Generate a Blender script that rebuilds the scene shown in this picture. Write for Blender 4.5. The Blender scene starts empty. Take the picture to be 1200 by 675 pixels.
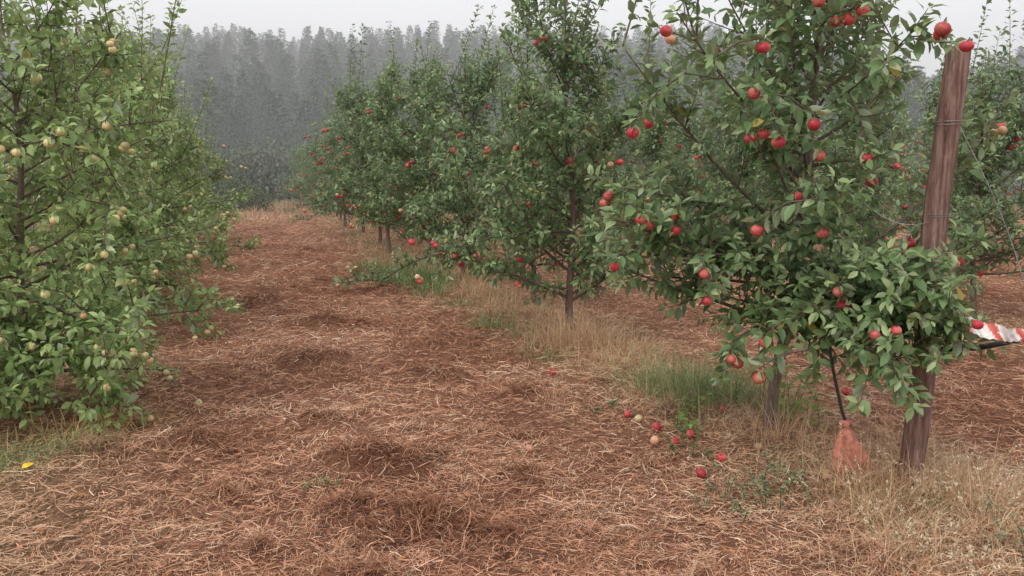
import bpy, math, random
import numpy as np
from mathutils import Vector
rng=np.random.default_rng(7)
scene=bpy.context.scene
scene.view_settings.view_transform='Standard'
try: scene.view_settings.look='None'
except Exception: pass
scene.view_settings.exposure=0

# ------------------------------------------------------------ noise
def h2(ix,iy,seed):
    n=(ix.astype(np.int64)*374761393+iy.astype(np.int64)*668265263+seed*974711)&0xffffffff
    n=((n^(n>>13))*1274126177)&0xffffffff
    n=n^(n>>16)
    return n/4294967296.0
def vn(x,y,seed=0):
    x=np.asarray(x,float);y=np.asarray(y,float)
    ix=np.floor(x);iy=np.floor(y);fx=x-ix;fy=y-iy
    ix=ix.astype(np.int64);iy=iy.astype(np.int64)
    fx=fx*fx*(3-2*fx);fy=fy*fy*(3-2*fy)
    a=h2(ix,iy,seed);b=h2(ix+1,iy,seed);c=h2(ix,iy+1,seed);d=h2(ix+1,iy+1,seed)
    return (a*(1-fx)+b*fx)*(1-fy)+(c*(1-fx)+d*fx)*fy
def fbm(x,y,seed=0,o=3):
    s=0;a=.5;t=0
    for i in range(o):
        s=s+a*vn(x*2**i,y*2**i,seed+i*17);t+=a;a*=.5
    return s/t
def sstep(a,b,x):
    t=np.clip((x-a)/(b-a),0,1);return t*t*(3-2*t)

# ------------------------------------------------------------ layout
def U(x,y): return (x+0.35*(y-4.7)-1.52)/1.06
def rowx(u,y): return 1.52-0.35*(y-4.7)+1.06*u
mounds=[(-1.75,4.57,.16,.06),(-.79,4.35,.17,.10),(-.39,3.58,.17,.08),(-1.9,8.15,.25,.10),(-1.2,5.03,.12,.06),(-.55,4.2,.13,.07),
 (-2.2,4.3,.15,.05),(-.6,6.2,.2,.06),(-1.6,6.6,.22,.06),(-2.9,9.5,.25,.07),(-1.6,10.5,.3,.07),(.05,4.15,.12,.05),(-.1,3.35,.1,.04)]
mr=np.random.default_rng(3)
for i in range(90):
    yy=mr.uniform(3,18); rad=.035+.13*mr.random()**2; mounds.append((rowx(mr.uniform(-3.6,-.2),yy),yy,rad,rad*mr.uniform(.2,.42)))
def moundf(x,y):
    s=0
    wx=x+.22*(fbm(x*5,y*5,61)-.5)+.06*(vn(x*17,y*17,63)-.5);wy=y+.22*(fbm(x*5,y*5,62)-.5)+.06*(vn(x*17,y*17,64)-.5)
    for mx,my,mrad,mh in mounds:
        s=s+mh*np.exp(-(((wx-mx)/1.3)**2+(wy-my)**2)/(mrad*mrad))
    return s
def hill(x,y):
    az=x/np.maximum(y,1.)
    f=1-.5*np.exp(-((az-.50)/.09)**2)+.03*np.sin(az*14+1)+.02*np.sin(az*33)
    t=sstep(50,175,y)
    return 18.5*t*f
def hz(x,y):
    x=np.asarray(x,float);y=np.asarray(y,float)
    near=1-sstep(25,45,y)
    u=U(x,y)
    strip=np.exp(-(u/.55)**2)+np.exp(-((u+4)/.55)**2)+np.exp(-((u-4.2)/.55)**2)
    ruts=-.035*np.exp(-((u+1.35+.08*np.sin(y))/.22)**2)-.035*np.exp(-((u+2.75+.08*np.sin(y+1))/.22)**2)
    m=moundf(x,y)
    rough=.07*(fbm(x*.7,y*.7,1)-.5)+.06*(fbm(x*3.5,y*3.5,5)-.5)+.035*(vn(x*11,y*11,9)-.5)
    return near*(rough+.05*strip+ruts+m*(.6+.8*vn(x*14,y*14,4)))+hill(x,y)+ (1-near)*.5*(fbm(x*.05,y*.05,8)-.5)
def hz1(x,y): return float(hz(np.array([x]),np.array([y]))[0])

# ------------------------------------------------------------ mesh accumulation
class MB:
    def __init__(s): s.v=[];s.c=[];s.l=[];s.sz=[];s.m=[];s.sm=[];s.n=0
    def add(s,v,faces,c,mat=0,smooth=True):
        v=np.asarray(v,float).reshape(-1,3);c=np.asarray(c,float)
        if c.ndim==1: c=np.tile(c,(len(v),1))
        s.v.append(v);s.c.append(c)
        for f in faces:
            f=np.asarray(f,np.int64)
            if len(f)==0: continue
            s.l.append((f+s.n).ravel());s.sz.append(np.full(len(f),f.shape[1],np.int64))
            s.m.append(np.full(len(f),mat,np.int64));s.sm.append(np.full(len(f),smooth,bool))
        s.n+=len(v)
    def mesh(s,name,mats):
        me=bpy.data.meshes.new(name)
        v=np.concatenate(s.v);c=np.concatenate(s.c);l=np.concatenate(s.l);sz=np.concatenate(s.sz)
        me.vertices.add(len(v));me.vertices.foreach_set('co',v.ravel())
        me.loops.add(len(l));me.loops.foreach_set('vertex_index',l.astype(np.int32))
        me.polygons.add(len(sz))
        st=np.concatenate([[0],np.cumsum(sz)[:-1]])
        me.polygons.foreach_set('loop_start',st.astype(np.int32))
        try: me.polygons.foreach_set('loop_total',sz.astype(np.int32))
        except Exception: pass
        me.polygons.foreach_set('material_index',np.concatenate(s.m).astype(np.int32))
        me.polygons.foreach_set('use_smooth',np.concatenate(s.sm))
        a=me.attributes.new('Col','FLOAT_COLOR','POINT')
        a.data.foreach_set('color',np.concatenate([c,np.ones((len(c),1))],1).astype(np.float32).ravel())
        for m in mats: me.materials.append(m)
        me.update(calc_edges=True);me.validate()
        return me
    def obj(s,name,mats,loc=(0,0,0),parent=None):
        return mkobj(name,s.mesh(name,mats),loc,parent)
def mkobj(name,me,loc=(0,0,0),parent=None):
    o=bpy.data.objects.new(name,me);o.location=loc
    scene.collection.objects.link(o)
    if parent: o.parent=parent
    return o
def nrm(a): return a/np.maximum(np.linalg.norm(a,axis=-1,keepdims=True),1e-9)

def tube(mb,pts,rad,col,mat=0,sides=6,cap=True,jit=0):
    pts=np.asarray(pts,float);n=len(pts);rad=np.broadcast_to(np.asarray(rad,float),(n,))
    t=np.zeros_like(pts);t[1:-1]=pts[2:]-pts[:-2];t[0]=pts[1]-pts[0];t[-1]=pts[-1]-pts[-2];t=nrm(t)
    ref=np.array([0,0,1.]) if abs(t[:,2]).mean()<.8 else np.array([1.,0,0])
    a=nrm(np.cross(t,ref));b=np.cross(t,a)
    th=np.arange(sides)/sides*2*np.pi
    r=rad[:,None]*np.ones((n,sides))
    if jit: r=r*(1+jit*(rng.random((n,sides))-.5))
    v=pts[:,None,:]+r[...,None]*(np.cos(th)[None,:,None]*a[:,None,:]+np.sin(th)[None,:,None]*b[:,None,:])
    v=v.reshape(-1,3)
    i=np.arange(n-1)[:,None]*sides;j=np.arange(sides)[None,:];j2=(j+1)%sides
    q=np.stack([i+j,i+sides+j,i+sides+j2,i+j2],-1).reshape(-1,4)
    f=[q[:, ::-1]]
    if cap: f.append(np.array([np.arange((n-1)*sides,n*sides)]))
    mb.add(v,f,col,mat)

LT=np.array([[0,0,0],[0,.33,-.04],[.25,.30,.05],[-.25,.30,.05],[0,.68,-.06],[.235,.66,.03],[-.235,.66,.03],[0,1.02,-.14]])
LF3=np.array([[0,2,1],[0,1,3],[5,7,4],[4,7,6]])
LF4=np.array([[1,2,5,4],[3,1,4,6]])
def leaves(mb,p,d,n,s,col,mat=1,width=1.0,droop=None):
    N=len(p)
    if N==0: return
    d=nrm(d);n=nrm(n-(n*d).sum(-1,keepdims=True)*d);side=np.cross(d,n)
    T=np.tile(LT,(N,1,1)).copy()
    T[...,0]*=width*(.85+.3*rng.random(N))[:,None]
    cv=(rng.random(N)*1.6-.2)[:,None]
    T[...,2]=T[...,2]*.9-cv*.18*T[...,1]**2
    T[...,2]+=.05*rng.standard_normal((N,8))*np.array([0,.2,1,1,.2,1,1,.6])
    v=p[:,None,:]+s[:,None,None]*(T[...,0:1]*side[:,None,:]+T[...,1:2]*d[:,None,:]+T[...,2:3]*n[:,None,:])
    off=(np.arange(N)*8)[:,None,None]
    c=np.repeat(col,8,axis=0)
    mb.add(v.reshape(-1,3),[(LF3[None]+off).reshape(-1,3),(LF4[None]+off).reshape(-1,4)],c,mat)
def sprays(mb,p,d,n,s,col,mat=0,width=.5):
    N=len(p);d=nrm(d);n=nrm(n-(n*d).sum(-1,keepdims=True)*d);side=np.cross(d,n)
    T=np.array([[0,0,0],[.5*width,.45,0],[0,1,-.08],[-.5*width,.5,0]])
    v=p[:,None,:]+s[:,None,None]*(T[None,:,0:1]*side[:,None,:]+T[None,:,1:2]*d[:,None,:]+T[None,:,2:3]*n[:,None,:])
    mb.add(v.reshape(-1,3),[np.arange(N*4).reshape(N,4)],np.repeat(col,4,axis=0),mat,False)

def apple_t(ns=14,nr=10):
    prof=[]
    for k in range(nr+1):
        t=math.pi*k/nr
        r=math.sin(t)*(1+.06*math.cos(t)); z=math.cos(t)*.9
        if k==0: z=.66
        if k==1: z=.84;r=.33
        if k==nr: z=-.68
        if k==nr-1: z=-.82
        prof.append((r*.5,z*.5))
    v=[]
    for r,z in prof:
        for j in range(ns):
            a=j/ns*2*math.pi;rr=r*(1+.02*math.cos(5*a))
            v.append((rr*math.cos(a),rr*math.sin(a),z))
    f=[]
    for k in range(nr):
        for j in range(ns):
            j2=(j+1)%ns
            f.append((k*ns+j,(k+1)*ns+j,(k+1)*ns+j2,k*ns+j2))
    return np.array(v),np.array(f)
AV,AF=apple_t()
RED=((.47,.035,.055),(.62,.30,.18));YEL=((.66,.56,.28),(.74,.50,.30));PAL=((.62,.40,.22),(.50,.12,.10))
def apple(mb,p,dia,pal,mat=2,tilt=.3,stem=True,barkmat=0):
    c0,c1=np.array(pal[0]),np.array(pal[1])
    q=Vector((rng.normal()*tilt,rng.normal()*tilt,1)).to_track_quat('Z','Y')
    R=np.array(q.to_matrix())
    v=AV*dia*np.array([1+.06*rng.normal(),1,1.0])
    a=rng.random()*6.28
    w=np.clip(.5+1.1*(AV[:,0]*math.cos(a)+AV[:,1]*math.sin(a))+.6*(-AV[:,2])*rng.random()-.35+.2*rng.standard_normal(len(AV)),0,1)
    w=w*rng.uniform(.2,1)
    col=c0*(1-w[:,None])+c1*w[:,None]
    col*=rng.uniform(.75,1.12)
    mb.add(v@R.T+p,[AF],col,mat)
    if stem:
        s0=np.array([0,0,.30*dia]);s1=np.array([.01,0,.72*dia])
        tube(mb,np.array([s0,s1])@R.T+p,[.0016,.002],(.08,.05,.03),barkmat,4,cap=False)

# ------------------------------------------------------------ materials
def mat(name):
    m=bpy.data.materials.new(name);m.use_nodes=True;nt=m.node_tree
    return m,nt,nt.nodes['Principled BSDF'],nt.nodes['Material Output']
def attr(nt):
    a=nt.nodes.new('ShaderNodeAttribute');a.attribute_name='Col';return a.outputs['Color']
def noise(nt,scale,detail=4,rough=.6,vec=None,dist=0):
    n=nt.nodes.new('ShaderNodeTexNoise');n.inputs['Scale'].default_value=scale;n.inputs['Detail'].default_value=detail
    n.inputs['Roughness'].default_value=rough;n.inputs['Distortion'].default_value=dist
    if vec: nt.links.new(vec,n.inputs['Vector'])
    return n
def coords(nt,scale=(1,1,1),rot=(0,0,0)):
    t=nt.nodes.new('ShaderNodeTexCoord');mp=nt.nodes.new('ShaderNodeMapping')
    mp.inputs['Scale'].default_value=scale;mp.inputs['Rotation'].default_value=rot
    nt.links.new(t.outputs['Object'],mp.inputs['Vector']);return mp.outputs['Vector']
def mapr(nt,val,a,b,c,d):
    m=nt.nodes.new('ShaderNodeMapRange');nt.links.new(val,m.inputs['Value'])
    for k,x in zip(('From Min','From Max','To Min','To Max'),(a,b,c,d)): m.inputs[k].default_value=x
    return m.outputs['Result']
def vmul(nt,col,fac):
    m=nt.nodes.new('ShaderNodeVectorMath');m.operation='SCALE';nt.links.new(col,m.inputs[0]);nt.links.new(fac,m.inputs['Scale']);return m.outputs[0]
def vmulc(nt,col,k):
    m=nt.nodes.new('ShaderNodeVectorMath');m.operation='SCALE';nt.links.new(col,m.inputs[0]);m.inputs['Scale'].default_value=k;return m.outputs[0]
def mmul(nt,a,b,op='MULTIPLY'):
    m=nt.nodes.new('ShaderNodeMath');m.operation=op
    for i,x in enumerate((a,b)):
        if isinstance(x,(int,float)): m.inputs[i].default_value=x
        else: nt.links.new(x,m.inputs[i])
    return m.outputs[0]
def bump(nt,h,strength,dist,bs):
    b=nt.nodes.new('ShaderNodeBump');b.inputs['Strength'].default_value=strength;b.inputs['Distance'].default_value=dist
    nt.links.new(h,b.inputs['Height']);nt.links.new(b.outputs['Normal'],bs.inputs['Normal'])

def leafmat(name,under=(.33,.37,.26),rough=.43,trans=.2,spec=.5,undermix=.7):
    m,nt,bs,out=mat(name);c=attr(nt)
    g=nt.nodes.new('ShaderNodeNewGeometry')
    mix=nt.nodes.new('ShaderNodeMix');mix.data_type='RGBA'
    nt.links.new(mmul(nt,g.outputs['Backfacing'],undermix),mix.inputs['Factor'])
    nt.links.new(c,mix.inputs['A']);mix.inputs['B'].default_value=(*under,1)
    nt.links.new(mix.outputs['Result'],bs.inputs['Base Color'])
    bs.inputs['Roughness'].default_value=rough;bs.inputs['Specular IOR Level'].default_value=spec
    tr=nt.nodes.new('ShaderNodeBsdfTranslucent');nt.links.new(vmulc(nt,c,1.8),tr.inputs['Color'])
    ms=nt.nodes.new('ShaderNodeMixShader');ms.inputs[0].default_value=trans
    nt.links.new(bs.outputs[0],ms.inputs[1]);nt.links.new(tr.outputs[0],ms.inputs[2]);nt.links.new(ms.outputs[0],out.inputs['Surface'])
    return m
M_leaf=leafmat('apple_leaf')
M_grass=leafmat('grass_blade',under=(.2,.2,.1),rough=.6,trans=.2,spec=.25,undermix=.1)
M_forest,nt,bs,_=mat('forest_foliage');nt.links.new(attr(nt),bs.inputs['Base Color']);bs.inputs['Roughness'].default_value=1;bs.inputs['Specular IOR Level'].default_value=.05
M_bark,nt,bs,_=mat('apple_bark');c=attr(nt);n=noise(nt,60,5,.7,coords(nt,(1,1,.35)))
nt.links.new(vmul(nt,c,mapr(nt,n.outputs[0],.3,.7,.5,1.6)),bs.inputs['Base Color']);bs.inputs['Roughness'].default_value=.9;bump(nt,n.outputs[0],.7,.006,bs)
M_apple,nt,bs,_=mat('apple_skin');c=attr(nt);n=noise(nt,60,4,.7,coords(nt))
nt.links.new(vmul(nt,c,mapr(nt,n.outputs[0],.3,.7,.7,1.25)),bs.inputs['Base Color']);bs.inputs['Roughness'].default_value=.5;bs.inputs['Specular IOR Level'].default_value=.4
M_straw,nt,bs,_=mat('straw');c=attr(nt);n=noise(nt,35,2,.5,coords(nt))
nt.links.new(vmul(nt,c,mapr(nt,n.outputs[0],.3,.7,.75,1.2)),bs.inputs['Base Color']);bs.inputs['Roughness'].default_value=.8;bs.inputs['Specular IOR Level'].default_value=.12
M_ground,nt,bs,_=mat('ground_mulch');c=attr(nt)
n1=noise(nt,14,8,.75,coords(nt),.6);n2=noise(nt,1,6,.8,coords(nt,(150,35,60),(0,0,.5)),1.5);n3=noise(nt,1,6,.8,coords(nt,(35,150,60),(0,0,-.35)),1.5)
s=mmul(nt,n2.outputs[0],n3.outputs[0],'MAXIMUM')
f=mmul(nt,mapr(nt,n1.outputs[0],.3,.7,.6,1.3),mapr(nt,s,.42,.72,.55,1.5))
nt.links.new(vmul(nt,c,f),bs.inputs['Base Color']);bs.inputs['Roughness'].default_value=.95;bs.inputs['Specular IOR Level'].default_value=.1
bump(nt,mmul(nt,s,n1.outputs[0],'ADD'),.9,.03,bs)

# ------------------------------------------------------------ ground sheet
def axis_steps(a0,b0,fine,growth,lim):
    xs=list(np.arange(a0,b0,fine));s=fine;x=xs[-1]
    while x<lim: s*=growth;x+=s;xs.append(x)
    s=fine;x=xs[0]
    while x>-lim: s*=growth;x-=s;xs.insert(0,x)
    return np.array(xs)
gx=axis_steps(-5,4.5,.04,1.06,420)
ys=[2.2]
while ys[-1]<430: ys.append(ys[-1]+max(.035,.0095*ys[-1]))
yb=[];s=.05;y=2.2
while y>-60: s*=1.12;y-=s;yb.insert(0,y)
gy=np.array(yb+ys)
X,Y=np.meshgrid(gx,gy);Z=hz(X,Y)
def gcol(x,y):
    u=U(x,y)
    base=np.array([.45,.22,.14]);dark=np.array([.22,.098,.06]);tan=np.array([.48,.33,.19]);green=np.array([.085,.095,.04])
    k=sstep(.35,.75,fbm(x*1.3,y*1.3,21,4))[...,None]
    c=base*(1-k*.5)+dark*k*.5
    m=np.clip(moundf(x,y)*14,0,1)[...,None]*.75
    c=c*(1-m)+dark*.8*m
    st=(np.exp(-(u/.5)**2)+np.exp(-((u+4)/.6)**2)+np.exp(-((u-4.2)/.6)**2))[...,None]
    st=np.clip(st,0,1)*.55;c=c*(1-st)+tan*.8*st
    g=(sstep(24,32,y)*sstep(.3,.6,fbm(x*.25+3,y*.25,31)+.25*sstep(30,40,y)))[...,None]
    c=c*(1-g)+green*g
    h=sstep(46,56,y)[...,None];c=c*(1-h)+np.array([.05,.055,.035])*h
    return c
mb=MB();ny,nx=X.shape
idx=np.arange(nx*ny).reshape(ny,nx)
q=np.stack([idx[:-1,:-1],idx[:-1,1:],idx[1:,1:],idx[1:,:-1]],-1).reshape(-1,4)
mb.add(np.stack([X,Y,Z],-1).reshape(-1,3),[q],gcol(X,Y).reshape(-1,3))
mb.obj('ground',[M_ground])

# ------------------------------------------------------------ straw litter
def strands(mb,x,y,L,W,col,lift=.02,pitch=.18,curl=.5,ang=None,mat=0):
    N=len(x)
    if ang is None:
        ang=vn(x*1.5,y*1.5,77)*9+rng.normal(0,1.3,N)
    bend=rng.normal(0,curl,N)
    a0=ang-bend*.5;a1=ang+bend*.5
    z0=hz(x,y)+.003+rng.random(N)**2*lift
    pt=np.abs(rng.normal(0,pitch,N))*np.where(rng.random(N)<.5,1,-1)
    d0=np.stack([np.cos(a0),np.sin(a0),np.sin(pt)],-1);d1=np.stack([np.cos(a1),np.sin(a1),np.sin(pt)-.15*np.abs(rng.normal(0,1,N))],-1)
    p1=np.stack([x,y,z0+.25*L*np.abs(np.sin(pt))],-1)
    p0=p1-d0*(L*.5)[:,None];p2=p1+d1*(L*.5)[:,None]
    p0[:,2]=np.maximum(p0[:,2],hz(p0[:,0],p0[:,1])-.004);p2[:,2]=np.maximum(p2[:,2],hz(p2[:,0],p2[:,1])-.004)
    s=np.stack([-np.sin(ang),np.cos(ang),rng.normal(0,.5,N)],-1)*(W*.5)[:,None]
    v=np.stack([p0-s*.6,p0+s*.6,p1-s,p1+s,p2-s*.4,p2+s*.4],1)
    off=(np.arange(N)*6)[:,None,None]
    f=np.array([[0,2,3,1],[2,4,5,3]])[None,:,::-1]+off
    mb.add(v.reshape(-1,3),[f.reshape(-1,4)],np.repeat(col,6,axis=0),mat,False)
def strawcol(x,y):
    N=len(x);u=U(x,y)
    pal=np.array([[.66,.39,.25],[.55,.28,.17],[.42,.19,.115],[.24,.105,.06],[.76,.56,.40]])
    k=fbm(x*1.3,y*1.3,21,4)
    r=rng.random(N)+(k-.5)*.9
    i=np.where(r<.14,4,np.where(r<.44,0,np.where(r<.78,1,np.where(r<1.02,2,3))))
    i=np.where((rng.random(N)<.10),3,i)
    i=np.where((moundf(x,y)>.02)&(rng.random(N)<.6),3,i)
    c=pal[i]*rng.uniform(.75,1.2,(N,1))
    tan=np.array([.66,.50,.31]);w=(np.exp(-(u/.6)**2)+np.exp(-((u+4)/.6)**2)+.8*np.exp(-((u-4.2)/.9)**2))
    w=(np.clip(w,0,1)*.6*rng.random(N))[:,None]
    return c*(1-w)+tan*w
mb=MB()
N=250000
D=np.exp(rng.uniform(math.log(2.4),math.log(27),N));A=rng.uniform(-.72,.72,N)
x=D*np.sin(A);y=D*np.cos(A)
sc=(D/3.2)**.65;sc=np.maximum(sc,.9)
strands(mb,x,y,(.02+.10*rng.random(N)**2)*sc**.6,rng.uniform(.0013,.0032,N)*sc,strawcol(x,y),lift=.028)
xs=[];ysl=[]
for mx,my,mrr,mh in mounds:
    n=int(700*min(1,4/my)*(mrr/.15))
    xs.append(mx+rng.normal(0,mrr*.8,n));ysl.append(my+rng.normal(0,mrr*.6,n))
x=np.concatenate(xs);y=np.concatenate(ysl)
c=strawcol(x,y)*.82
strands(mb,x,y,rng.uniform(.03,.10,len(x)),rng.uniform(.0018,.0035,len(x)),c,lift=.04,pitch=.5,curl=.9,ang=rng.uniform(0,6.28,len(x)))
mb.obj('straw_litter',[M_straw])

mb=MB();N=7500
D=np.exp(rng.uniform(math.log(2.6),math.log(20),N));A=rng.uniform(-.7,.7,N);x=D*np.sin(A);y=D*np.cos(A)
keep=rng.random(N)<(.35+.65*np.exp(-(U(x,y)/.8)**2)+.5*np.exp(-((U(x,y)+4)/.7)**2));x=x[keep];y=y[keep];N=len(x)
a=rng.uniform(0,6.28,N);d=np.stack([np.cos(a),np.sin(a),rng.normal(0,.2,N)],-1)
pal=np.array([[.30,.13,.06],[.20,.09,.05],[.45,.20,.08],[.42,.28,.14],[.5,.30,.2]])
leaves(mb,np.stack([x,y,hz(x,y)+.018],-1),d,np.stack([rng.normal(0,.35,N),rng.normal(0,.35,N),np.ones(N)],-1),rng.uniform(.012,.042,N),pal[rng.integers(0,5,N)]*rng.uniform(.7,1.1,(N,1)),0)
leaves(mb,np.array([[-2.42,3.95,hz1(-2.42,3.95)+.03],[-.75,2.95,hz1(-.75,2.95)+.02],[.35,4.9,hz1(.35,4.9)+.02]]),np.array([[.5,.6,.3],[1,0,.1],[0,1,.1]]),np.array([[0,-.5,1.],[0,0,1],[.2,0,1]]),np.array([.06,.04,.05]),np.array([[.75,.48,.05],[.5,.2,.05],[.12,.25,.06]]),0)
mb.obj('fallen_leaves',[M_straw])

# ------------------------------------------------------------ apple trees
class Tree:
    def __init__(s,seed):
        s.r=np.random.default_rng(seed);s.mb=MB();s.nodes=[];s.lp=[];s.la=[];s.lt=[];s.ls=[];s.prune=None
    def path(s,p,d,L,step,curve,wob=.12):
        n=max(2,int(round(L/step)));st=L/n;pts=[p.copy()];d=d/np.linalg.norm(d)
        for i in range(n):
            d=d+curve*st+s.r.normal(0,wob,3)*st**.5*.6;d/=np.linalg.norm(d)
            p=p+d*st
            if p[2]<.06: p[2]=.06;d[2]=abs(d[2])*.3
            if s.prune is not None and i>0 and s.prune(p): break
            pts.append(p.copy())
        return np.array(pts)
    def leafalong(s,pts,t0,spacing,size,tipyoung=1.0):
        seg=np.linalg.norm(np.diff(pts,axis=0),axis=1);cum=np.concatenate([[0],np.cumsum(seg)]);L=cum[-1]
        n=int(L*(1-t0)/spacing)+1
        t=t0*L+(L*(1-t0))*(np.arange(n)+s.r.random(n)*.6)/n;t=np.minimum(t,L*.999)
        i=np.clip(np.searchsorted(cum,t,side='right')-1,0,len(seg)-1)
        f=((t-cum[i])/seg[i])[:,None]
        s.lp.append(pts[i]*(1-f)+pts[i+1]*f);s.la.append(nrm(pts[i+1]-pts[i]));s.lt.append(t/L*tipyoung);s.ls.append(np.full(n,size))
        s.lp.append(np.repeat(pts[-1:],4,0));s.la.append(np.repeat(nrm(pts[-1:]-pts[-2:-1]),4,0));s.lt.append(np.full(4,tipyoung));s.ls.append(np.full(4,size*.85))

def build_tree(seed,H=2.9,R=1.05,hb=.55,lean=(.05,0),nmain=34,leaf=.07,sp=.022,palette=((.035,.085,.025),(.075,.15,.04)),young=(.36,.42,.20),
               apples=RED,napples=20,adia=.062,placed=(),extra=(),shoots=10,droop=.0,trunkr=.036,subden=1.0,rprof=.72,nshoot_len=(.4,1.0),lowpow=1.2,irreg=.25,prune=None):
    t=Tree(seed);t.prune=prune;r=t.r;bark=(.12,.09,.07)
    n=16;tp=np.zeros((n,3));zz=np.linspace(-.08,H*.95,n)
    tp[:,2]=zz;tp[:,0]=lean[0]*zz+.03*np.sin(zz*3+seed)*(zz>0);tp[:,1]=lean[1]*zz+.025*np.cos(zz*2.5+seed)
    tr=trunkr*(1-.8*(zz/H).clip(0,1));tr[0]*=1.35;tr[1]*=1.1
    tube(t.mb,tp,tr,np.array([.15,.11,.085]),0,9,jit=.12)
    def at(h):
        return np.array([np.interp(h,zz,tp[:,k]) for k in range(3)])
    az=r.random()*6.28
    def addmain(p0,d0,L,curve,rad,sub=1.0,leafy=.2):
        pts=t.path(p0,d0,L,.09,curve)
        k=len(pts);tube(t.mb,pts,np.linspace(rad,.003,k),bark,0,5,cap=False)
        for q in pts[1:]: t.nodes.append(q)
        t.leafalong(pts,leafy,sp*1.1,leaf)
        for i in range(1,k-1):
            nn=r.poisson(1.35*sub*subden*(.55+.8*i/k))
            for _ in range(nn):
                md=nrm(pts[i+1]-pts[i]);lat=r.normal(0,1,3);lat-=lat@md*md;lat=lat/np.linalg.norm(lat)
                d=md*.5+lat*.85+np.array([0,0,.3-droop*.6])
                Ls=r.uniform(.08,.38)*(1-.35*i/k)
                sp_=t.path(pts[i],d,Ls,.06,np.array([0,0,.9-1.8*droop]),.1)
                tube(t.mb,sp_,np.linspace(.0042,.0018,len(sp_)),np.array([.13,.09,.06]),0,3,cap=False)
                t.nodes.append(sp_[-1]);t.leafalong(sp_,.05,sp,leaf)
    for i in range(nmain):
        f=(i+r.random()*.8)/nmain;h=hb+(H*.9-hb)*f**lowpow
        az+=2.399+r.normal(0,.35)
        Rh=R*(1-(f**1.4)*rprof)*r.uniform(1-irreg*1.6,1+irreg)
        el=math.radians(r.uniform(-5,32)+28*f-18*droop*(1-f))
        d=np.array([math.cos(az)*math.cos(el),math.sin(az)*math.cos(el),math.sin(el)])
        cz=r.uniform(-.5,.7)*(1-droop)-droop*r.uniform(.3,1.1)*(1-f)+.4*f
        addmain(at(h),d,Rh*1.1,np.array([0,0,cz]),.006+.010*(1-f))
    for (h,target,bend,rad,sub) in extra:
        p0=at(h);tg=np.array(target);d=tg-p0;L=np.linalg.norm(d);addmain(p0,d/L+np.array([0,0,bend*.5]),L*1.05,np.array([0,0,-bend/L]),rad,sub,leafy=.4)
    nodes=np.array(t.nodes)
    hi=nodes[nodes[:,2]>H*.5]
    for i in range(shoots):
        p=hi[r.integers(len(hi))];L=r.uniform(*nshoot_len)
        d=np.array([r.normal(0,.2),r.normal(0,.2),1.])
        pts=t.path(p,d,L,.1,np.array([0,0,.3]),.06);tube(t.mb,pts,np.linspace(.0055,.002,len(pts)),bark,0,4,cap=False)
        t.leafalong(pts,.1,sp*.95,leaf*.9)
        t.nodes.append(pts[len(pts)//2])
    pts=t.path(tp[-1],np.array([lean[0],0,1.]),.45,.1,np.array([0,0,.3]),.05);tube(t.mb,pts,np.linspace(.007,.002,len(pts)),bark,0,4,cap=False);t.leafalong(pts,0,sp,leaf)
    nodes=np.array(t.nodes)
    for (ax,ay,az_) in placed:
        p=np.array([ax,ay,az_]);d=adia*r.uniform(.9,1.12)
        top=p+np.array([0,0,d*.72])
        dd=np.linalg.norm(nodes-(top+np.array([0,.05,.03])),axis=1);q=nodes[dd.argmin()]
        L=np.linalg.norm(top-q)
        if L>.03:
            mid=(q+top)/2+np.array([0,0,.12*L]);pts=np.array([q,mid,top])
            tube(t.mb,pts,[.0055,.004,.0025],bark,0,4,cap=False);t.leafalong(pts,.25,sp*.8,leaf)
        t.lp.append(np.repeat(top[None],2,0));t.la.append(np.tile(nrm(np.array([[r.normal(0,1),r.normal(.1,.6),-.2]])),(2,1)));t.lt.append(np.zeros(2));t.ls.append(np.full(2,leaf*.9))
        apple(t.mb,p,d,apples)
    if napples:
        w=nodes[:,2]<H*.95;cand=nodes[w]
        rad_=np.linalg.norm(cand[:,:2],axis=1);pr=(rad_+.1)**2;pr/=pr.sum()
        for i in r.choice(len(cand),napples,replace=False,p=pr):
            k=r.choice([1,1,2,3])
            for j in range(k):
                d=adia*r.uniform(.78,1.1);o2=cand[i][:2]/max(rad_.mean(),.1)*.06
                apple(t.mb,cand[i]+np.array([r.normal(0,.03)+o2[0],r.normal(0,.03)+o2[1],-d*.62-.02*j]),d,apples if r.random()<.85 else PAL)
    P=np.concatenate(t.lp);Ax=np.concatenate(t.la);T=np.concatenate(t.lt);S=np.concatenate(t.ls);n=len(P)
    ph=np.arange(n)*2.399+r.normal(0,.4,n)
    ref=np.where(np.abs(Ax[:,2:3])<.85,np.array([[0,0,1.]]),np.array([[1.,0,0]]))
    a=nrm(np.cross(Ax,ref));b=np.cross(Ax,a)
    rad=np.cos(ph)[:,None]*a+np.sin(ph)[:,None]*b
    d=Ax*.6+rad*.85+np.stack([np.zeros(n),np.zeros(n),r.normal(-.1,.35,n)],-1)
    nn=np.array([[0,0,.7]])+Ax*.35+r.normal(0,.38,(n,3))
    S=S*r.uniform(.6,1.15,n)*(1-.35*np.clip(T-.75,0,1)*4*.5)
    clump=fbm(P[:,0]*3+P[:,1]*2+20,P[:,2]*3+P[:,1]*2+20,seed)
    w=np.clip(.1+.8*clump*r.random(n)*1.5,0,1)[:,None]
    col=np.array(palette[0])*(1-w)+np.array(palette[1])*w
    yw=(np.clip(T-.65,0,1)*3.0*r.random(n)*.8)[:,None].clip(0,1);col=col*(1-yw)+np.array(young)*yw
    col*=r.uniform(.75,1.25,(n,1))
    odd=r.random(n)<.006;col[odd]=np.array([.40,.32,.08])
    P=P+nrm(d)*.012
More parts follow.
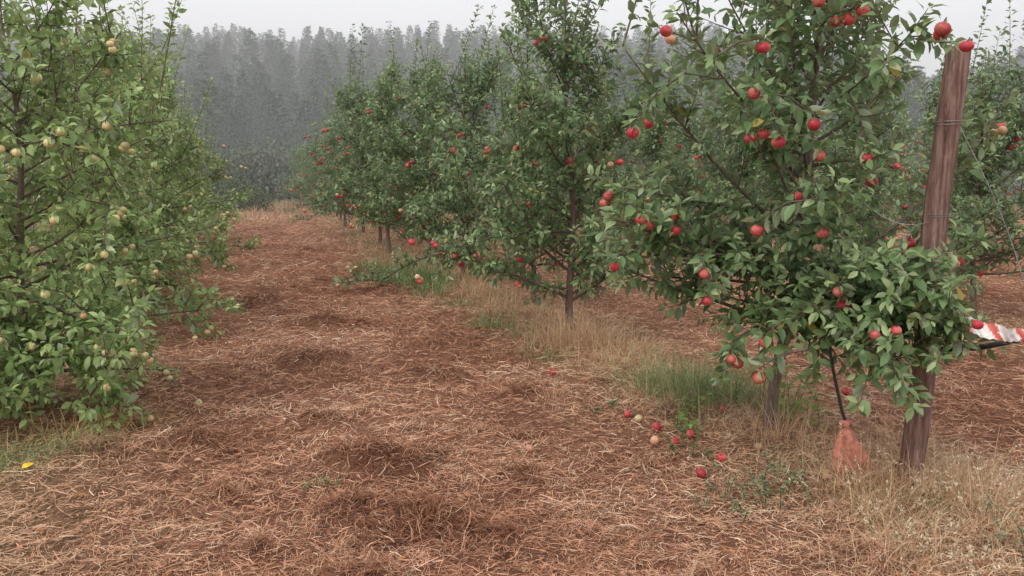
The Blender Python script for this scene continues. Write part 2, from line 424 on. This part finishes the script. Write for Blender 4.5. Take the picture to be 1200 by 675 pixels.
    leaves(t.mb,P,d,nn,S,col,1,width=.88)
    return t.mb.mesh('apple_tree_mesh',[M_bark,M_leaf,M_apple]),n

Y0=4.7;X0=1.52
ap=[(1.57,2.24),(1.51,2.23),(1.61,2.27),(1.39,2.30),(1.10,1.89),(1.11,1.69),(1.17,1.71),(1.22,1.67),(1.38,1.75),(1.71,1.60),(1.71,1.49),(1.33,1.42),(.63,1.30),(.69,1.27),(.81,1.31),(.82,1.24),(1.16,1.26),(.94,.92),(1.11,.60),(1.18,.56),(1.07,.63),(.58,1.72),(.67,1.77),(.50,1.08),(2.02,1.10),(1.93,1.19),(1.55,.97),(1.51,1.24),(.94,1.04),(1.2,.73),(1.46,1.61),(1.13,2.09),(1.60,.90)]
arr=np.random.default_rng(5)
placed=[(x-X0,arr.uniform(3.88,4.08)-Y0+ (.15 if x<.9 else 0),z-.02) for x,z in ap]
extra=[(.75,(.36,-1.02,.95),.25,.014,2.4),(.7,(.44,-1.0,.74),.3,.013,2.4),(.85,(.15,-.95,.85),.2,.012,2.0),(.65,(.28,-.95,.68),.2,.010,2.3),(.62,(-.85,-.1,.98),.1,.015,1.2),(.9,(.75,-.1,.9),.2,.012,1.8),(.95,(.30,-1.03,1.05),.3,.012,2.2),
 (.7,(-.35,-.5,.68),.15,.01,1.6),(1.2,(-.95,-.2,1.45),.15,.012,1.5),(.8,(-.05,-.75,.85),.2,.012,1.6),(.95,(-.6,-.4,1.05),.2,.012,1.6),(.8,(.50,-1.0,.82),.3,.011,2.2),(1.0,(-.9,-.3,1.15),.2,.012,1.5),(.85,(-.75,.1,.85),.2,.012,1.5)]
# the grower keeps the head of the stake clear of shoots
clear=lambda p:(p[0]>.20 and p[1]<-.12 and p[2]>1.17)
dk=((.068,.130,.048),(.175,.27,.10))
cnt=[]
m1,n=build_tree(11,H=3.0,R=1.17,hb=.75,lean=(.08,0),nmain=44,leaf=.084,sp=.0205,palette=dk,apples=RED,adia=.060,napples=9,placed=placed,extra=extra,shoots=18,rprof=.42,irreg=.38,prune=clear);cnt.append(n)
m2,n=build_tree(23,H=2.8,R=1.15,hb=.32,lean=(-.03,0),nmain=48,leaf=.084,sp=.0225,palette=dk,napples=26,adia=.062,shoots=28,rprof=.55,lowpow=1.05,irreg=.38,subden=1.05);cnt.append(n)
g2=((.080,.148,.062),(.18,.28,.12))
m3,n=build_tree(35,H=2.75,R=1.2,hb=.40,lean=(.02,.02),nmain=42,leaf=.088,sp=.027,palette=g2,napples=26,adia=.062,shoots=28,rprof=.58,irreg=.38,lowpow=1.1);cnt.append(n)
m4,n=build_tree(47,H=2.6,R=1.2,hb=.45,lean=(-.04,0),nmain=40,leaf=.09,sp=.028,palette=g2,napples=20,adia=.062,shoots=24,droop=.05,rprof=.58,irreg=.38,lowpow=1.1);cnt.append(n)
lp=((.12,.20,.055),(.27,.38,.12))
ex5=[(.5,(.35,-.75,.2),.3,.012,2.0),(.5,(.85,-.5,.18),.3,.012,2.0),(.5,(-.1,-.85,.22),.3,.012,2.0),(.6,(.65,-.15,.15),.3,.012,1.8),(.4,(.1,-.6,.12),.2,.01,2.0),(.5,(-.5,-.7,.2),.3,.012,2.0),(.7,(1.0,-.6,.5),.3,.012,1.6),(1.6,(1.0,-.3,1.9),.1,.012,1.4)]
pl5=[(.38,1.66),(.45,1.63),(.52,1.61),(.64,1.66),(.74,1.72),(.89,1.58),(.79,1.0),(.89,1.07),(.95,.91),(.52,.59),(.60,.58),(.80,.55),(.86,.53),(.27,.53),(.35,.62),(.42,1.42),(.30,1.44),(.70,1.26),(.2,1.2),(.12,1.25),(.55,.85),(.95,1.75),(.6,2.0),(.85,.33),(.25,.95)]
pl5=[(x,arr.uniform(-.92,-.75)+.25*max(0,x-.6),z-.02) for x,z in pl5]
m5,n=build_tree(59,H=2.45,R=1.05,hb=.2,lean=(0,0),nmain=46,leaf=.08,sp=.0240,palette=lp,young=(.42,.49,.20),apples=YEL,napples=36,adia=.048,placed=pl5,shoots=28,droop=.3,rprof=.42,subden=1.0,extra=ex5,irreg=.4);cnt.append(n)
m6,n=build_tree(61,H=2.7,R=1.1,hb=.22,lean=(0,0),nmain=42,leaf=.085,sp=.026,palette=lp,young=(.42,.49,.20),apples=YEL,napples=45,adia=.048,shoots=24,droop=.3,rprof=.5,irreg=.35);cnt.append(n)
print('leaves',cnt)
def place(me,x,y,rot=0,sc=1.0):
    o=mkobj('apple_tree',me,(x,y,hz1(x,y)-.01));o.rotation_euler=(0,0,rot);o.scale=(sc,sc,sc);return o
place(m1,X0,Y0)
place(m2,.55,7.4)
rr=np.random.default_rng(9)
for i,(D_,me,s_) in enumerate([(9.2,m4,.9),(10.9,m3,1.0),(12.7,m2,.97),(14.4,m4,1.05),(16.1,m3,1.03),(18.2,m2,.98),(20.2,m4,.92),(22.3,m3,.82),(24.5,m4,.75),(27,m3,.7),(29.5,m4,.7),(32,m2,.68)]):
    place(me,rowx(0,D_)+rr.uniform(-.1,.1)-(.3 if D_==14.4 else 0)+(.2 if D_==9.2 else 0),D_,rr.uniform(0,6.28),s_)
for i,(D_,me,s_) in enumerate([(5.25,m5,1.0),(7.4,m6,1.0),(9.5,m5,1.1),(11.8,m6,1.08),(14.2,m5,1.05),(16.6,m6,1),(19,m5,.95),(21.5,m6,.85)]):
    place(me,rowx(-4.05,D_)-(.12 if i==0 else 0),D_,0 if i==0 else rr.uniform(0,6.28),s_)
for i in range(13):
    D_=6.4+2.0*i;place((m3,m4,m3)[i%3],rowx(4.3,D_)+rr.uniform(-.15,.15),D_,rr.uniform(0,6.28),rr.uniform(.85,1.0))
for i in range(10):
    D_=9+2.3*i;place((m4,m3)[i%2],rowx(8.5,D_)+rr.uniform(-.15,.15),D_,rr.uniform(0,6.28),.95)
for i in range(8):
    D_=14+2.7*i;place((m4,m3)[i%2],rowx(12.8,D_)+rr.uniform(-.15,.15),D_,rr.uniform(0,6.28),.95)
for i in range(4):
    D_=14+3*i;place((m6,m5)[i%2],rowx(-8.2,D_),D_,rr.uniform(0,6.28),.95)

# ------------------------------------------------------------ grasses
def blades(mb,bx,by,h,w,lean,col,mat=0,az=None,curl=1.0):
    N=len(bx);az=rng.uniform(0,6.28,N) if az is None else az
    hd=np.stack([np.cos(az),np.sin(az),np.zeros(N)],-1);sd=np.stack([-np.sin(az+rng.normal(0,.8,N)),np.cos(az),np.zeros(N)],-1)
    p=np.stack([bx,by,hz(bx,by)-.01],-1);V=[]
    th=lean*.5;pp=p
    for k in range(5):
        ww=(w*(1,.95,.8,.5,.08)[k])[:,None]*.5
        V+= [pp-sd*ww,pp+sd*ww]
        st=(h/4)[:,None];pp=pp+st*(hd*np.sin(th)[:,None]+np.array([[0,0,1.]])*np.cos(th)[:,None]);th=th+lean*.55*curl
    v=np.stack(V,1);off=(np.arange(N)*10)[:,None,None]
    f=np.array([[0,1,3,2],[2,3,5,4],[4,5,7,6],[6,7,9,8]])[None]+off
    mb.add(v.reshape(-1,3),[f.reshape(-1,4)],np.repeat(col,10,axis=0),mat)
    return v[:,8],nrm(v[:,8]-v[:,6])
DRY=np.array([[.62,.44,.26],[.54,.34,.20],[.68,.52,.34],[.46,.26,.15],[.58,.38,.27]])
GRN=np.array([[.17,.25,.09],[.24,.32,.14],[.12,.19,.06],[.31,.35,.18],[.18,.26,.10]])
def tufts(mb,cx,cy,n,spread,h,w=.003,pal=DRY,lean=.7,seed_p=0.):
    bx=cx+rng.normal(0,spread,n);by=cy+rng.normal(0,spread,n)
    col=pal[rng.integers(0,len(pal),n)]*rng.uniform(.75,1.15,(n,1))
    hh=h*rng.uniform(.35,1.15,n);az=np.arctan2(by-cy,bx-cx)+rng.normal(0,1.,n)
    tip,td=blades(mb,bx,by,hh,np.full(n,w)*rng.uniform(.7,1.3,n),np.abs(rng.normal(lean,.35,n)),col,az=az)
    if seed_p>0:
        k=rng.random(n)<seed_p;tip=tip[k];td=td[k];m=len(tip)
        for j in range(9):
            pp=tip-td*(.009*j)
            d=td*.7+rng.normal(0,.55,(m,3))
            leaves(mb,pp,d,rng.normal(0,1,(m,3)),rng.uniform(.010,.02,m),np.tile(np.array([.70,.60,.45]),(m,1))*rng.uniform(.8,1.1,(m,1)),0,width=.7)
mb=MB()
for i in range(190):
    yy=math.exp(rr.uniform(math.log(3.0),math.log(22)));uu=rr.normal(.05,.33);xx=rowx(uu,yy)
    tufts(mb,xx,yy,int(55*min(1,6/yy)+12),.09,rr.uniform(.12,.30),w=.0026*max(1,yy/5),lean=.9)
for i in range(85):
    yy=rr.uniform(2.9,4.3);xx=rr.uniform(1.35,2.7)
    if xx<1.35+(yy-2.9)*.15: continue
    tufts(mb,xx,yy,42,.07,rr.uniform(.14,.32),w=.0026,lean=.9,seed_p=.18 if xx>1.6 else .04)
for cx,cy,n,s_,h_ in [(.55,7.05,420,.14,.42),(.75,6.9,260,.15,.42),(.35,7.1,220,.15,.36),(-.45,9.9,260,.2,.38),(-.2,9.5,160,.2,.3),(2.0,3.85,200,.14,.34),(1.55,4.6,160,.12,.3),(1.75,3.75,120,.12,.3),(.05,8.6,160,.2,.33),(-1.9,12.8,160,.3,.4),(-2.6,15,160,.3,.4),(-.55,10.6,170,.15,.45),(.9,6.4,160,.15,.3),(1.25,5.3,100,.25,.3)]:
    tufts(mb,cx,cy,n,s_,h_,w=.0035,lean=.55)
for cx,cy in [(-2.62,4.65),(-2.5,4.5),(-2.75,4.4),(-2.4,4.7),(-2.25,4.9)]:
    tufts(mb,cx,cy,60,.09,.25,w=.005,pal=np.array([[.66,.45,.2],[.62,.38,.16],[.58,.42,.22]]),lean=1.2)
for i in range(60):
    yy=rr.uniform(3.4,20);xx=rowx(-3.9+rr.normal(0,.3),yy);tufts(mb,xx,yy,40,.1,.2,w=.003*max(1,yy/6),lean=1.0)
for i in range(110):
    yy=rr.uniform(6,24);xx=rowx(4.1+rr.normal(0,.35),yy);tufts(mb,xx,yy,30,.12,.28,w=.003*max(1,yy/6),lean=.9)
for i in range(110):
    yy=rr.uniform(5,16);xx=rowx(rr.uniform(.6,3.6),yy);tufts(mb,xx,yy,10,.15,.14,w=.003*max(1,yy/6),lean=1.1)
for i in range(120):
    yy=rr.uniform(22,34);xx=rowx(rr.uniform(-4,.5),yy);tufts(mb,xx,yy,26,.35,.35,w=.012,lean=.8)
mb.obj('dry_grass',[M_grass])
mb=MB()
def gt(cx,cy,n,s_,h_,w=.004,lean=.8): tufts(mb,cx,cy,n,s_,h_,w=w,pal=GRN,lean=lean)
for cx,cy in [(1.15,5.45),(1.35,5.35),(1.5,5.5),(1.28,5.6),(1.02,5.6),(1.6,5.25),(1.2,5.2),(.95,5.8)]: gt(cx,cy,150,.12,rr.uniform(.26,.5),w=.0038,lean=.7)
for cx,cy in [(-1.2,11.2),(-1.45,11.4),(-.95,11.0),(-1.7,12.0),(-1.1,10.7),(-1.0,10.2),(-1.5,10.9),(-1.8,11.5),(-2.2,12.6)]: gt(cx,cy,170,.16,.36,w=.007)
gt(-.25,8.0,180,.09,.26);gt(-.1,7.9,100,.07,.22);gt(-.6,9.2,110,.1,.24);gt(.3,6.6,90,.1,.18);gt(.1,7.5,70,.1,.2)
for cx,cy in [(-2.65,4.2),(-2.5,4.1),(-2.75,4.3),(-2.45,4.35),(-2.8,4.0),(-2.6,3.9),(-2.3,4.3)]: gt(cx,cy,150,.09,.17,w=.003,lean=1.0)
gt(-1.0,4.03,30,.03,.05,w=.005);gt(-.35,4.9,8,.02,.09);gt(-1.55,3.4,25,.05,.06);gt(.75,5.2,14,.05,.08);gt(.1,6,12,.05,.1)
for i in range(16):
    yy=rr.uniform(3.1,3.9);gt(rr.uniform(1.5,2.5),yy,25,.06,.18,w=.003)
for i in range(46):
    yy=rr.uniform(6,20);gt(rowx(rr.normal(-.05,.3),yy),yy,28,.12,.22,w=.005)
mb.obj('green_grass',[M_grass])
def weed(cx,cy,n,spread,h,size,col=(.13,.2,.08)):
    mb=MB()
    for i in range(n):
        bx=cx+rng.normal(0,spread);by=cy+rng.normal(0,spread);hh=h*rng.uniform(.4,1.1);a=rng.uniform(0,6.28)
        z=hz1(bx,by);pts=np.array([[bx,by,z-.01],[bx+.25*hh*math.cos(a),by+.25*hh*math.sin(a),z+hh*.6],[bx+.6*hh*math.cos(a),by+.6*hh*math.sin(a),z+hh]])
        tube(mb,pts,[.0022,.0018,.001],(.12,.14,.06),0,4,cap=False)
        m=9;t=np.linspace(.15,1,m)[:,None];p=np.where(t<.5,pts[0]+(pts[1]-pts[0])*t*2,pts[1]+(pts[2]-pts[1])*(t*2-1))
        aa=np.arange(m)*2.4;d=np.stack([np.cos(aa),np.sin(aa),np.full(m,.25)],-1)
        leaves(mb,p,d,np.tile([0,0,1.],(m,1))+rng.normal(0,.3,(m,3)),np.full(m,size)*rng.uniform(.7,1.2,m),np.array(col)*rng.uniform(.7,1.3,(m,1)),1)
    return mb.obj('weed',[M_grass,M_grass])
weed(1.25,3.85,30,.14,.14,.026,(.19,.25,.13));weed(1.0,4.5,8,.07,.1,.03);weed(.55,5.2,5,.05,.05,.035,(.17,.23,.1));weed(1.02,4.85,5,.06,.16,.06,(.17,.26,.07));weed(2.2,3.3,14,.15,.2,.03,(.22,.25,.14));weed(-.95,4.02,7,.04,.05,.02);weed(1.75,4.9,9,.1,.3,.07,(.2,.29,.07));weed(1.0,3.6,10,.12,.1,.022,(.2,.25,.13))

fa=[(.10,4.6,((.64,.32,.22),(.5,.08,.08))),(.82,4.62,PAL),(.92,4.55,RED),(1.02,4.6,RED),(.72,5.05,RED),(.78,4.98,YEL),(.97,4.1,RED),(1.35,4.4,PAL),(1.3,5.0,RED),(1.12,4.28,RED),(.86,4.8,RED),(-2.2,4.9,YEL),(-2.05,5.3,YEL),(2.3,5.6,RED),(1.55,3.95,PAL),(-2.9,7.5,YEL),(.3,6.1,RED)]
for x_,y_,pl in fa:
    mb=MB();apple(mb,np.array([0,0,0.]),.056*rng.uniform(.85,1.05),pl,mat=0,tilt=1.2,barkmat=1);mb.obj('fallen_apple',[M_apple,M_bark],(x_,y_,hz1(x_,y_)+.032))

# ------------------------------------------------------------ post
M_post,nt,bs,_=mat('weathered_post_wood')
v=coords(nt,(9,9,1.0));n=noise(nt,6,9,.8,v,.6);n2=noise(nt,3.2,5,.7,coords(nt,(1,1,.5)));n4=noise(nt,1,3,.6,coords(nt,(70,70,2.5)),.3)
cr=nt.nodes.new('ShaderNodeValToRGB');e=cr.color_ramp.elements;e[0].position=.39;e[0].color=(.06,.032,.026,1);e[1].position=.62;e[1].color=(.50,.36,.30,1)
e2=cr.color_ramp.elements.new(.5);e2.color=(.25,.135,.105,1)
nt.links.new(mmul(nt,mmul(nt,mmul(nt,n.outputs[0],.4),mmul(nt,n2.outputs[0],.3),'ADD'),mmul(nt,n4.outputs[0],.3),'ADD'),cr.inputs[0]);nt.links.new(cr.outputs[0],bs.inputs['Base Color']);bs.inputs['Roughness'].default_value=.85
bump(nt,mmul(nt,n.outputs[0],n4.outputs[0],'ADD'),1.0,.02,bs)
def simple(name,col,rough=.6,metal=0,nscale=30,var=.3):
    m,nt,bs,_=mat(name);n=noise(nt,nscale,4,.6,coords(nt))
    rgb=nt.nodes.new('ShaderNodeRGB');rgb.outputs[0].default_value=(*col,1)
    nt.links.new(vmul(nt,rgb.outputs[0],mapr(nt,n.outputs[0],.3,.7,1-var,1+var)),bs.inputs['Base Color']);bs.inputs['Roughness'].default_value=rough;bs.inputs['Metallic'].default_value=metal
    bump(nt,n.outputs[0],.25,.004,bs);return m
M_black=simple('black_plastic',(.018,.018,.02),.5);M_wire=simple('galvanised_wire',(.32,.32,.32),.45,.8)
M_sack=simple('terracotta_fabric',(.42,.16,.11),.85,0,45,.45)
PX,PY=1.96,3.94;pz=hz1(PX,PY)
mb=MB();k=60;zz=np.linspace(-.15,2.09,k);th=np.arange(24)/24*2*np.pi
TH,ZZ=np.meshgrid(th,zz)
rad=.055*(1-.03*ZZ)*(1+.14*(fbm(np.cos(TH)*1.3+5,ZZ*2.2+np.sin(TH)*1.3,3)-.5)*2+.05*np.cos(TH*2+ZZ)+.08*(fbm(np.cos(TH)*6+9,ZZ*3+np.sin(TH)*6,13)-.5))
PXs=.035*ZZ+.014*np.sin(ZZ*3.3);V=np.stack([PXs+rad*np.cos(TH),.006*np.sin(ZZ*3)+rad*np.sin(TH),ZZ+(ZZ>2.08)*.025*np.cos(TH)],-1).reshape(-1,3)
i=np.arange(k-1)[:,None]*24;j=np.arange(24)[None];j2=(j+1)%24
q=np.stack([i+j,i+j2,i+24+j2,i+24+j],-1).reshape(-1,4)
mb.add(V,[q,np.arange((k-1)*24,k*24)[None]],(.3,.2,.15))
post=bpy.data.objects.new('wooden_post',None);scene.collection.objects.link(post);post.location=(PX,PY,pz)
mb.obj('stake',[M_post],(0,0,0),post)
mb=MB()
for h in (1.72,1.735,1.30,1.31):
    a=np.linspace(0,6.5,22);tube(mb,np.stack([.035*h+.064*np.cos(a),.064*np.sin(a),h+.012*a/6],-1),.0015,(.3,.3,.3),0,5)
t=np.linspace(0,1,20);tube(mb,np.stack([.06+.02+(.40-.08)*t+.05*np.sin(t*3.1),-.06-.16*t,1.72+(.83-1.72)*t-.02*np.sin(t*3.1)],-1),.0020,(.3,.3,.3),0,5)
t=np.linspace(0,1,14);tube(mb,np.stack([.03-.35*t**1.1,-.06+.25*t,1.30-.10*np.sin(t*3.1)+.15*t],-1),.0018,(.3,.3,.3),0,5)
mb.obj('tie_wire',[M_wire],(0,0,0),post)
st=bpy.data.objects.new('black_strut',None);scene.collection.objects.link(st)
mb=MB();tube(mb,[(2.03,3.88,pz+.68),(2.15,3.76,pz+.715),(2.24,3.68,pz+.76),(2.30,3.64,pz+.79)],[.014,.013,.012,.012],(.02,.02,.02),0,8)
tube(mb,[(2.295,3.64,pz+.84),(2.30,3.64,pz+.79),(2.315,3.63,pz+.7),(2.34,3.62,pz+.55),(2.38,3.61,pz+.3),(2.40,3.61,pz-.02)],.010,(.02,.02,.02),0,8)
tube(mb,[(2.275,3.64,pz+.765),(2.31,3.64,pz+.83)],.018,(.02,.02,.02),0,8)
mb.obj('arm',[M_black],(0,0,0),st)
M_tape,nt,bs,_=mat('red_white_tape')
w=attr(nt);nt.links.new(w,bs.inputs['Base Color']);bs.inputs['Roughness'].default_value=.35
mb=MB()
def tape(p0,p1,sag,width,tw0,tw1,n=60):
    p0=np.array(p0);p1=np.array(p1);L=[];C=[]
    for k in range(n+1):
        t=k/n;p=p0*(1-t)+p1*t+np.array([0,.01*math.sin(t*9),-sag*math.sin(t*math.pi)+.004*math.sin(t*17)]);a=tw0+(tw1-tw0)*t+.35*math.sin(t*13)
        s=np.array([.0,math.cos(a),math.sin(a)])*width*.5
        for m in (-1,-.5,0,.5,1):
            L.append(p+s*m+np.array([0,.003*math.sin(k*.8+m*3),.002*math.cos(k*.9+m*2)]))
            C.append((.60,.12,.09) if ((t*2.2+m*.12+.2)%1)<.3 else (.80,.76,.74))
    i=np.arange(n)[:,None]*5;j=np.arange(4)[None]
    mb.add(L,[np.stack([i+j,i+j+1,i+j+6,i+j+5],-1).reshape(-1,4)],np.array(C),0)
tape((2.01,3.64,pz+.85),(2.29,3.62,pz+.79),.005,.06,1.3,1.8);tape((2.02,3.63,pz+.83),(2.29,3.61,pz+.80),.02,.035,1.0,2.0);tape((2.29,3.62,pz+.79),(2.42,3.61,pz+.62),.0,.04,.3,1.9,20)
tape((1.99,3.87,pz+.84),(2.01,3.64,pz+.85),.0,.05,1.2,1.4,16)
mb.obj('barrier_tape',[M_tape])
sx,sy=1.70,4.02;sz=hz1(sx,sy)
sack=bpy.data.objects.new('weight_sack',None);scene.collection.objects.link(sack);sack.location=(sx,sy,sz)
mb=MB();k=30;t=np.linspace(0,1,k);prof=np.interp(t,[0,.04,.15,.35,.6,.8,.88,.92,1],[.03,.075,.088,.086,.066,.042,.022,.03,.036])
TH,T=np.meshgrid(np.arange(32)/32*2*np.pi,t);R_=np.interp(T,t,prof)*(1+.18*np.cos(TH*2+T*4)+.12*np.cos(TH*3+T*7)+.28*(fbm(np.cos(TH)*2.5+3,np.sin(TH)*2.5+T*6,41)-.5))
V=np.stack([R_*np.cos(TH)*1.0-.07*T+.03,R_*np.sin(TH)*.75,T*.33-.015],-1).reshape(-1,3)
i=np.arange(k-1)[:,None]*32;j=np.arange(32)[None];j2=(j+1)%32
mb.add(V,[np.stack([i+j,i+j2,i+32+j2,i+32+j],-1).reshape(-1,4),np.arange((k-1)*32,k*32)[None]],(.5,.2,.1));mb.obj('sack',[M_sack],(0,0,0),sack)
mb=MB();tube(mb,[(-.03,0,.28),(-.06,0,.36),(-.10,.01,.52),(-.13,.02,.66),(-.12,.1,.80)],.008,(.02,.02,.02),0,7)
a=np.linspace(0,6.4,16);tube(mb,np.stack([-.035+.026*np.cos(a),.022*np.sin(a),.292+0*a],-1),.004,(.02,.02,.02),0,5);mb.obj('strap',[M_black],(0,0,0),sack)

# ------------------------------------------------------------ forest
def forest_mesh(seed,nq=520,rad=.13,c0=.22,col=((.030,.05,.028),(.07,.10,.055))):
    r=np.random.default_rng(seed);mb=MB()
    z=np.linspace(-.03,1,8);tube(mb,np.stack([.01*np.sin(z*5+seed),.01*np.cos(z*4),z],-1),.010*(1-z*.85).clip(.1,1),(.12,.11,.09),0,4)
    f=r.random(nq)**.8
    whorl=np.round(f*14)/14;zc=c0+(1-c0)*(whorl*.4+f*.6)
    rr_=rad*(1-f)**.7*(.35+1.2*fbm(f*9+seed,np.full(nq,seed*1.3),seed))+.006
    a=r.uniform(0,6.28,nq);q=np.sqrt(r.random(nq))*rr_
    p=np.stack([q*np.cos(a),q*np.sin(a),zc+.3*q],-1)
    d=np.stack([np.cos(a),np.sin(a),r.normal(.2,.6,nq)],-1)
    nn=np.stack([r.normal(0,.5,nq),r.normal(0,.5,nq),np.ones(nq)],-1)
    w=r.random(nq)[:,None];c=np.array(col[0])*(1-w)+np.array(col[1])*w
    sprays(mb,p,d,nn,r.uniform(.025,.055,nq),c,0)
    return mb.mesh('forest_tree_mesh',[M_forest])
fm=[forest_mesh(100+i,rad=(.14,.18,.13,.2,.16,.15)[i],c0=(.08,.15,.1,.2,.1,.06)[i],col=(((.065,.10,.045),(.10,.145,.075)) if i%2 else ((.065,.095,.05),(.09,.125,.07)))) for i in range(6)]
forest=bpy.data.objects.new('forest',None);scene.collection.objects.link(forest)
fr=np.random.default_rng(77);nf=0
D_=58.
while D_<185:
    W=D_*.74;step=2.1+D_*.006
    for xx in np.arange(-W,W,step):
        x_=xx+fr.normal(0,.9);y_=D_+fr.normal(0,1.4)
        H_=fr.uniform(5.5,8.5)*(.85+.4*float(vn(np.array([x_*.07]),np.array([y_*.07]),3)[0]))
        o=mkobj('forest_tree',fm[fr.integers(6)],(x_,y_,hz1(x_,y_)-.1),forest);o.rotation_euler=(fr.normal(0,.03),fr.normal(0,.03),fr.uniform(0,6.28));s_=H_*fr.uniform(.9,1.3);o.scale=(s_,s_,H_);nf+=1
    D_+=4.2
for x_,y_,H_ in [(38,62,14),(40.5,64,13.5),(43,61,14.5),(46,63,13),(49,65,14)]:
    o=mkobj('forest_tree',fm[fr.integers(5)],(x_,y_,0),forest);o.scale=(H_*1.0,H_*1.0,H_);o.rotation_euler=(0,0,fr.uniform(0,6.28));nf+=1
print('forest',nf)
def shrub_mesh(seed,col):
    r=np.random.default_rng(seed);mb=MB();n=2600
    a=r.uniform(0,6.28,n);e=np.arccos(r.uniform(-.2,1,n));lump=.7+.6*fbm(a*1.6+seed,e*2,seed);q=(r.random(n)**.4)*lump
    p=np.stack([q*np.sin(e)*np.cos(a),q*np.sin(e)*np.sin(a),(.15+.8*q*np.cos(e))],-1);p[:,2]=p[:,2].clip(.02)
    for i in range(14):
        aa=r.uniform(0,6.28);tube(mb,[(0,0,-.1),(.3*math.cos(aa),.3*math.sin(aa),.4),(.6*math.cos(aa),.6*math.sin(aa),.75)],[.025,.015,.005],(.1,.08,.06),0,5)
    sprays(mb,p,nrm(p-np.array([0,0,.3]))+r.normal(0,.6,(n,3)),r.normal(0,.6,(n,3))+np.array([0,0,1.]),r.uniform(.05,.09,n),np.array(col)*r.uniform(.7,1.25,(n,1)),0,.8)
    return mb.mesh('shrub_mesh',[M_forest])
sm=[shrub_mesh(201,(.12,.15,.08)),shrub_mesh(202,(.10,.13,.06)),shrub_mesh(203,(.18,.20,.14))]
for i in range(34):
    y_=rr.uniform(37,52);x_=-y_*.62+ (i+.5)/34*y_*1.3
    o=mkobj('shrub',sm[i%3],(x_,y_,hz1(x_,y_)-.05));W=rr.uniform(1.5,2.6);o.scale=(W,W,rr.uniform(1.8,3.0));o.rotation_euler=(0,0,rr.uniform(0,6))
for x_,y_,W,H_ in [(-13.0,34,1.3,2.5),(-12,36.5,1.5,1.9),(-9.8,30,1.0,1.1),(-10.6,31,1.1,1.4),(-9.0,28.5,.9,.9)]:
    o=mkobj('shrub',sm[2] if W>1.2 else sm[0],(x_,y_,hz1(x_,y_)-.05));o.scale=(W,W,H_)

# ------------------------------------------------------------ mist bank lying over the valley and the wood
m=bpy.data.materials.new('mist_volume');m.use_nodes=True;nt=m.node_tree;nt.nodes.clear()
vs=nt.nodes.new('ShaderNodeVolumeScatter');vs.inputs['Density'].default_value=.0056;vs.inputs['Color'].default_value=(.99,.995,1,1);vs.inputs['Anisotropy'].default_value=.0
o_=nt.nodes.new('ShaderNodeOutputMaterial');nt.links.new(vs.outputs[0],o_.inputs['Volume'])
mb=MB();bx=np.array([[-190,14,-3],[190,14,-3],[190,215,-3],[-190,215,-3],[-190,14,29],[190,14,29],[190,215,29],[-190,215,29]],float)
mb.add(bx,[np.array([[0,3,2,1],[4,5,6,7],[0,1,5,4],[1,2,6,5],[2,3,7,6],[3,0,4,7]])],(1,1,1),0,False);mb.obj('mist',[m])

# ------------------------------------------------------------ light
w=bpy.data.worlds.new('World');scene.world=w;w.use_nodes=True;nt=w.node_tree
bg=nt.nodes['Background'];sky=nt.nodes.new('ShaderNodeTexSky');sky.sky_type='NISHITA';sky.sun_disc=False
sky.sun_elevation=math.radians(52);sky.sun_rotation=math.radians(219);sky.dust_density=4;sky.air_density=1.0
mx=nt.nodes.new('ShaderNodeMix');mx.data_type='RGBA';mx.inputs['Factor'].default_value=.9;nt.links.new(sky.outputs[0],mx.inputs['A']);mx.inputs['B'].default_value=(10.2,10.2,10.4,1)
nt.links.new(mx.outputs['Result'],bg.inputs['Color']);bg.inputs['Strength'].default_value=.128
sd=bpy.data.lights.new('sun','SUN');sd.energy=1.5;sd.angle=math.radians(16);sd.color=(1,.97,.92);so=bpy.data.objects.new('sun',sd);scene.collection.objects.link(so)
el=math.radians(52);az=math.radians(219);sv=Vector((math.sin(az)*math.cos(el),math.cos(az)*math.cos(el),math.sin(el)))
so.rotation_euler=sv.to_track_quat('Z','Y').to_euler()

cd=bpy.data.cameras.new('camera');cd.lens=29.4;cd.sensor_width=36;cd.clip_end=1500;cd.clip_start=.05
co=bpy.data.objects.new('camera',cd);scene.collection.objects.link(co);co.location=(0,0,1.6);co.rotation_euler=(math.radians(90-8.5),0,0);scene.camera=co
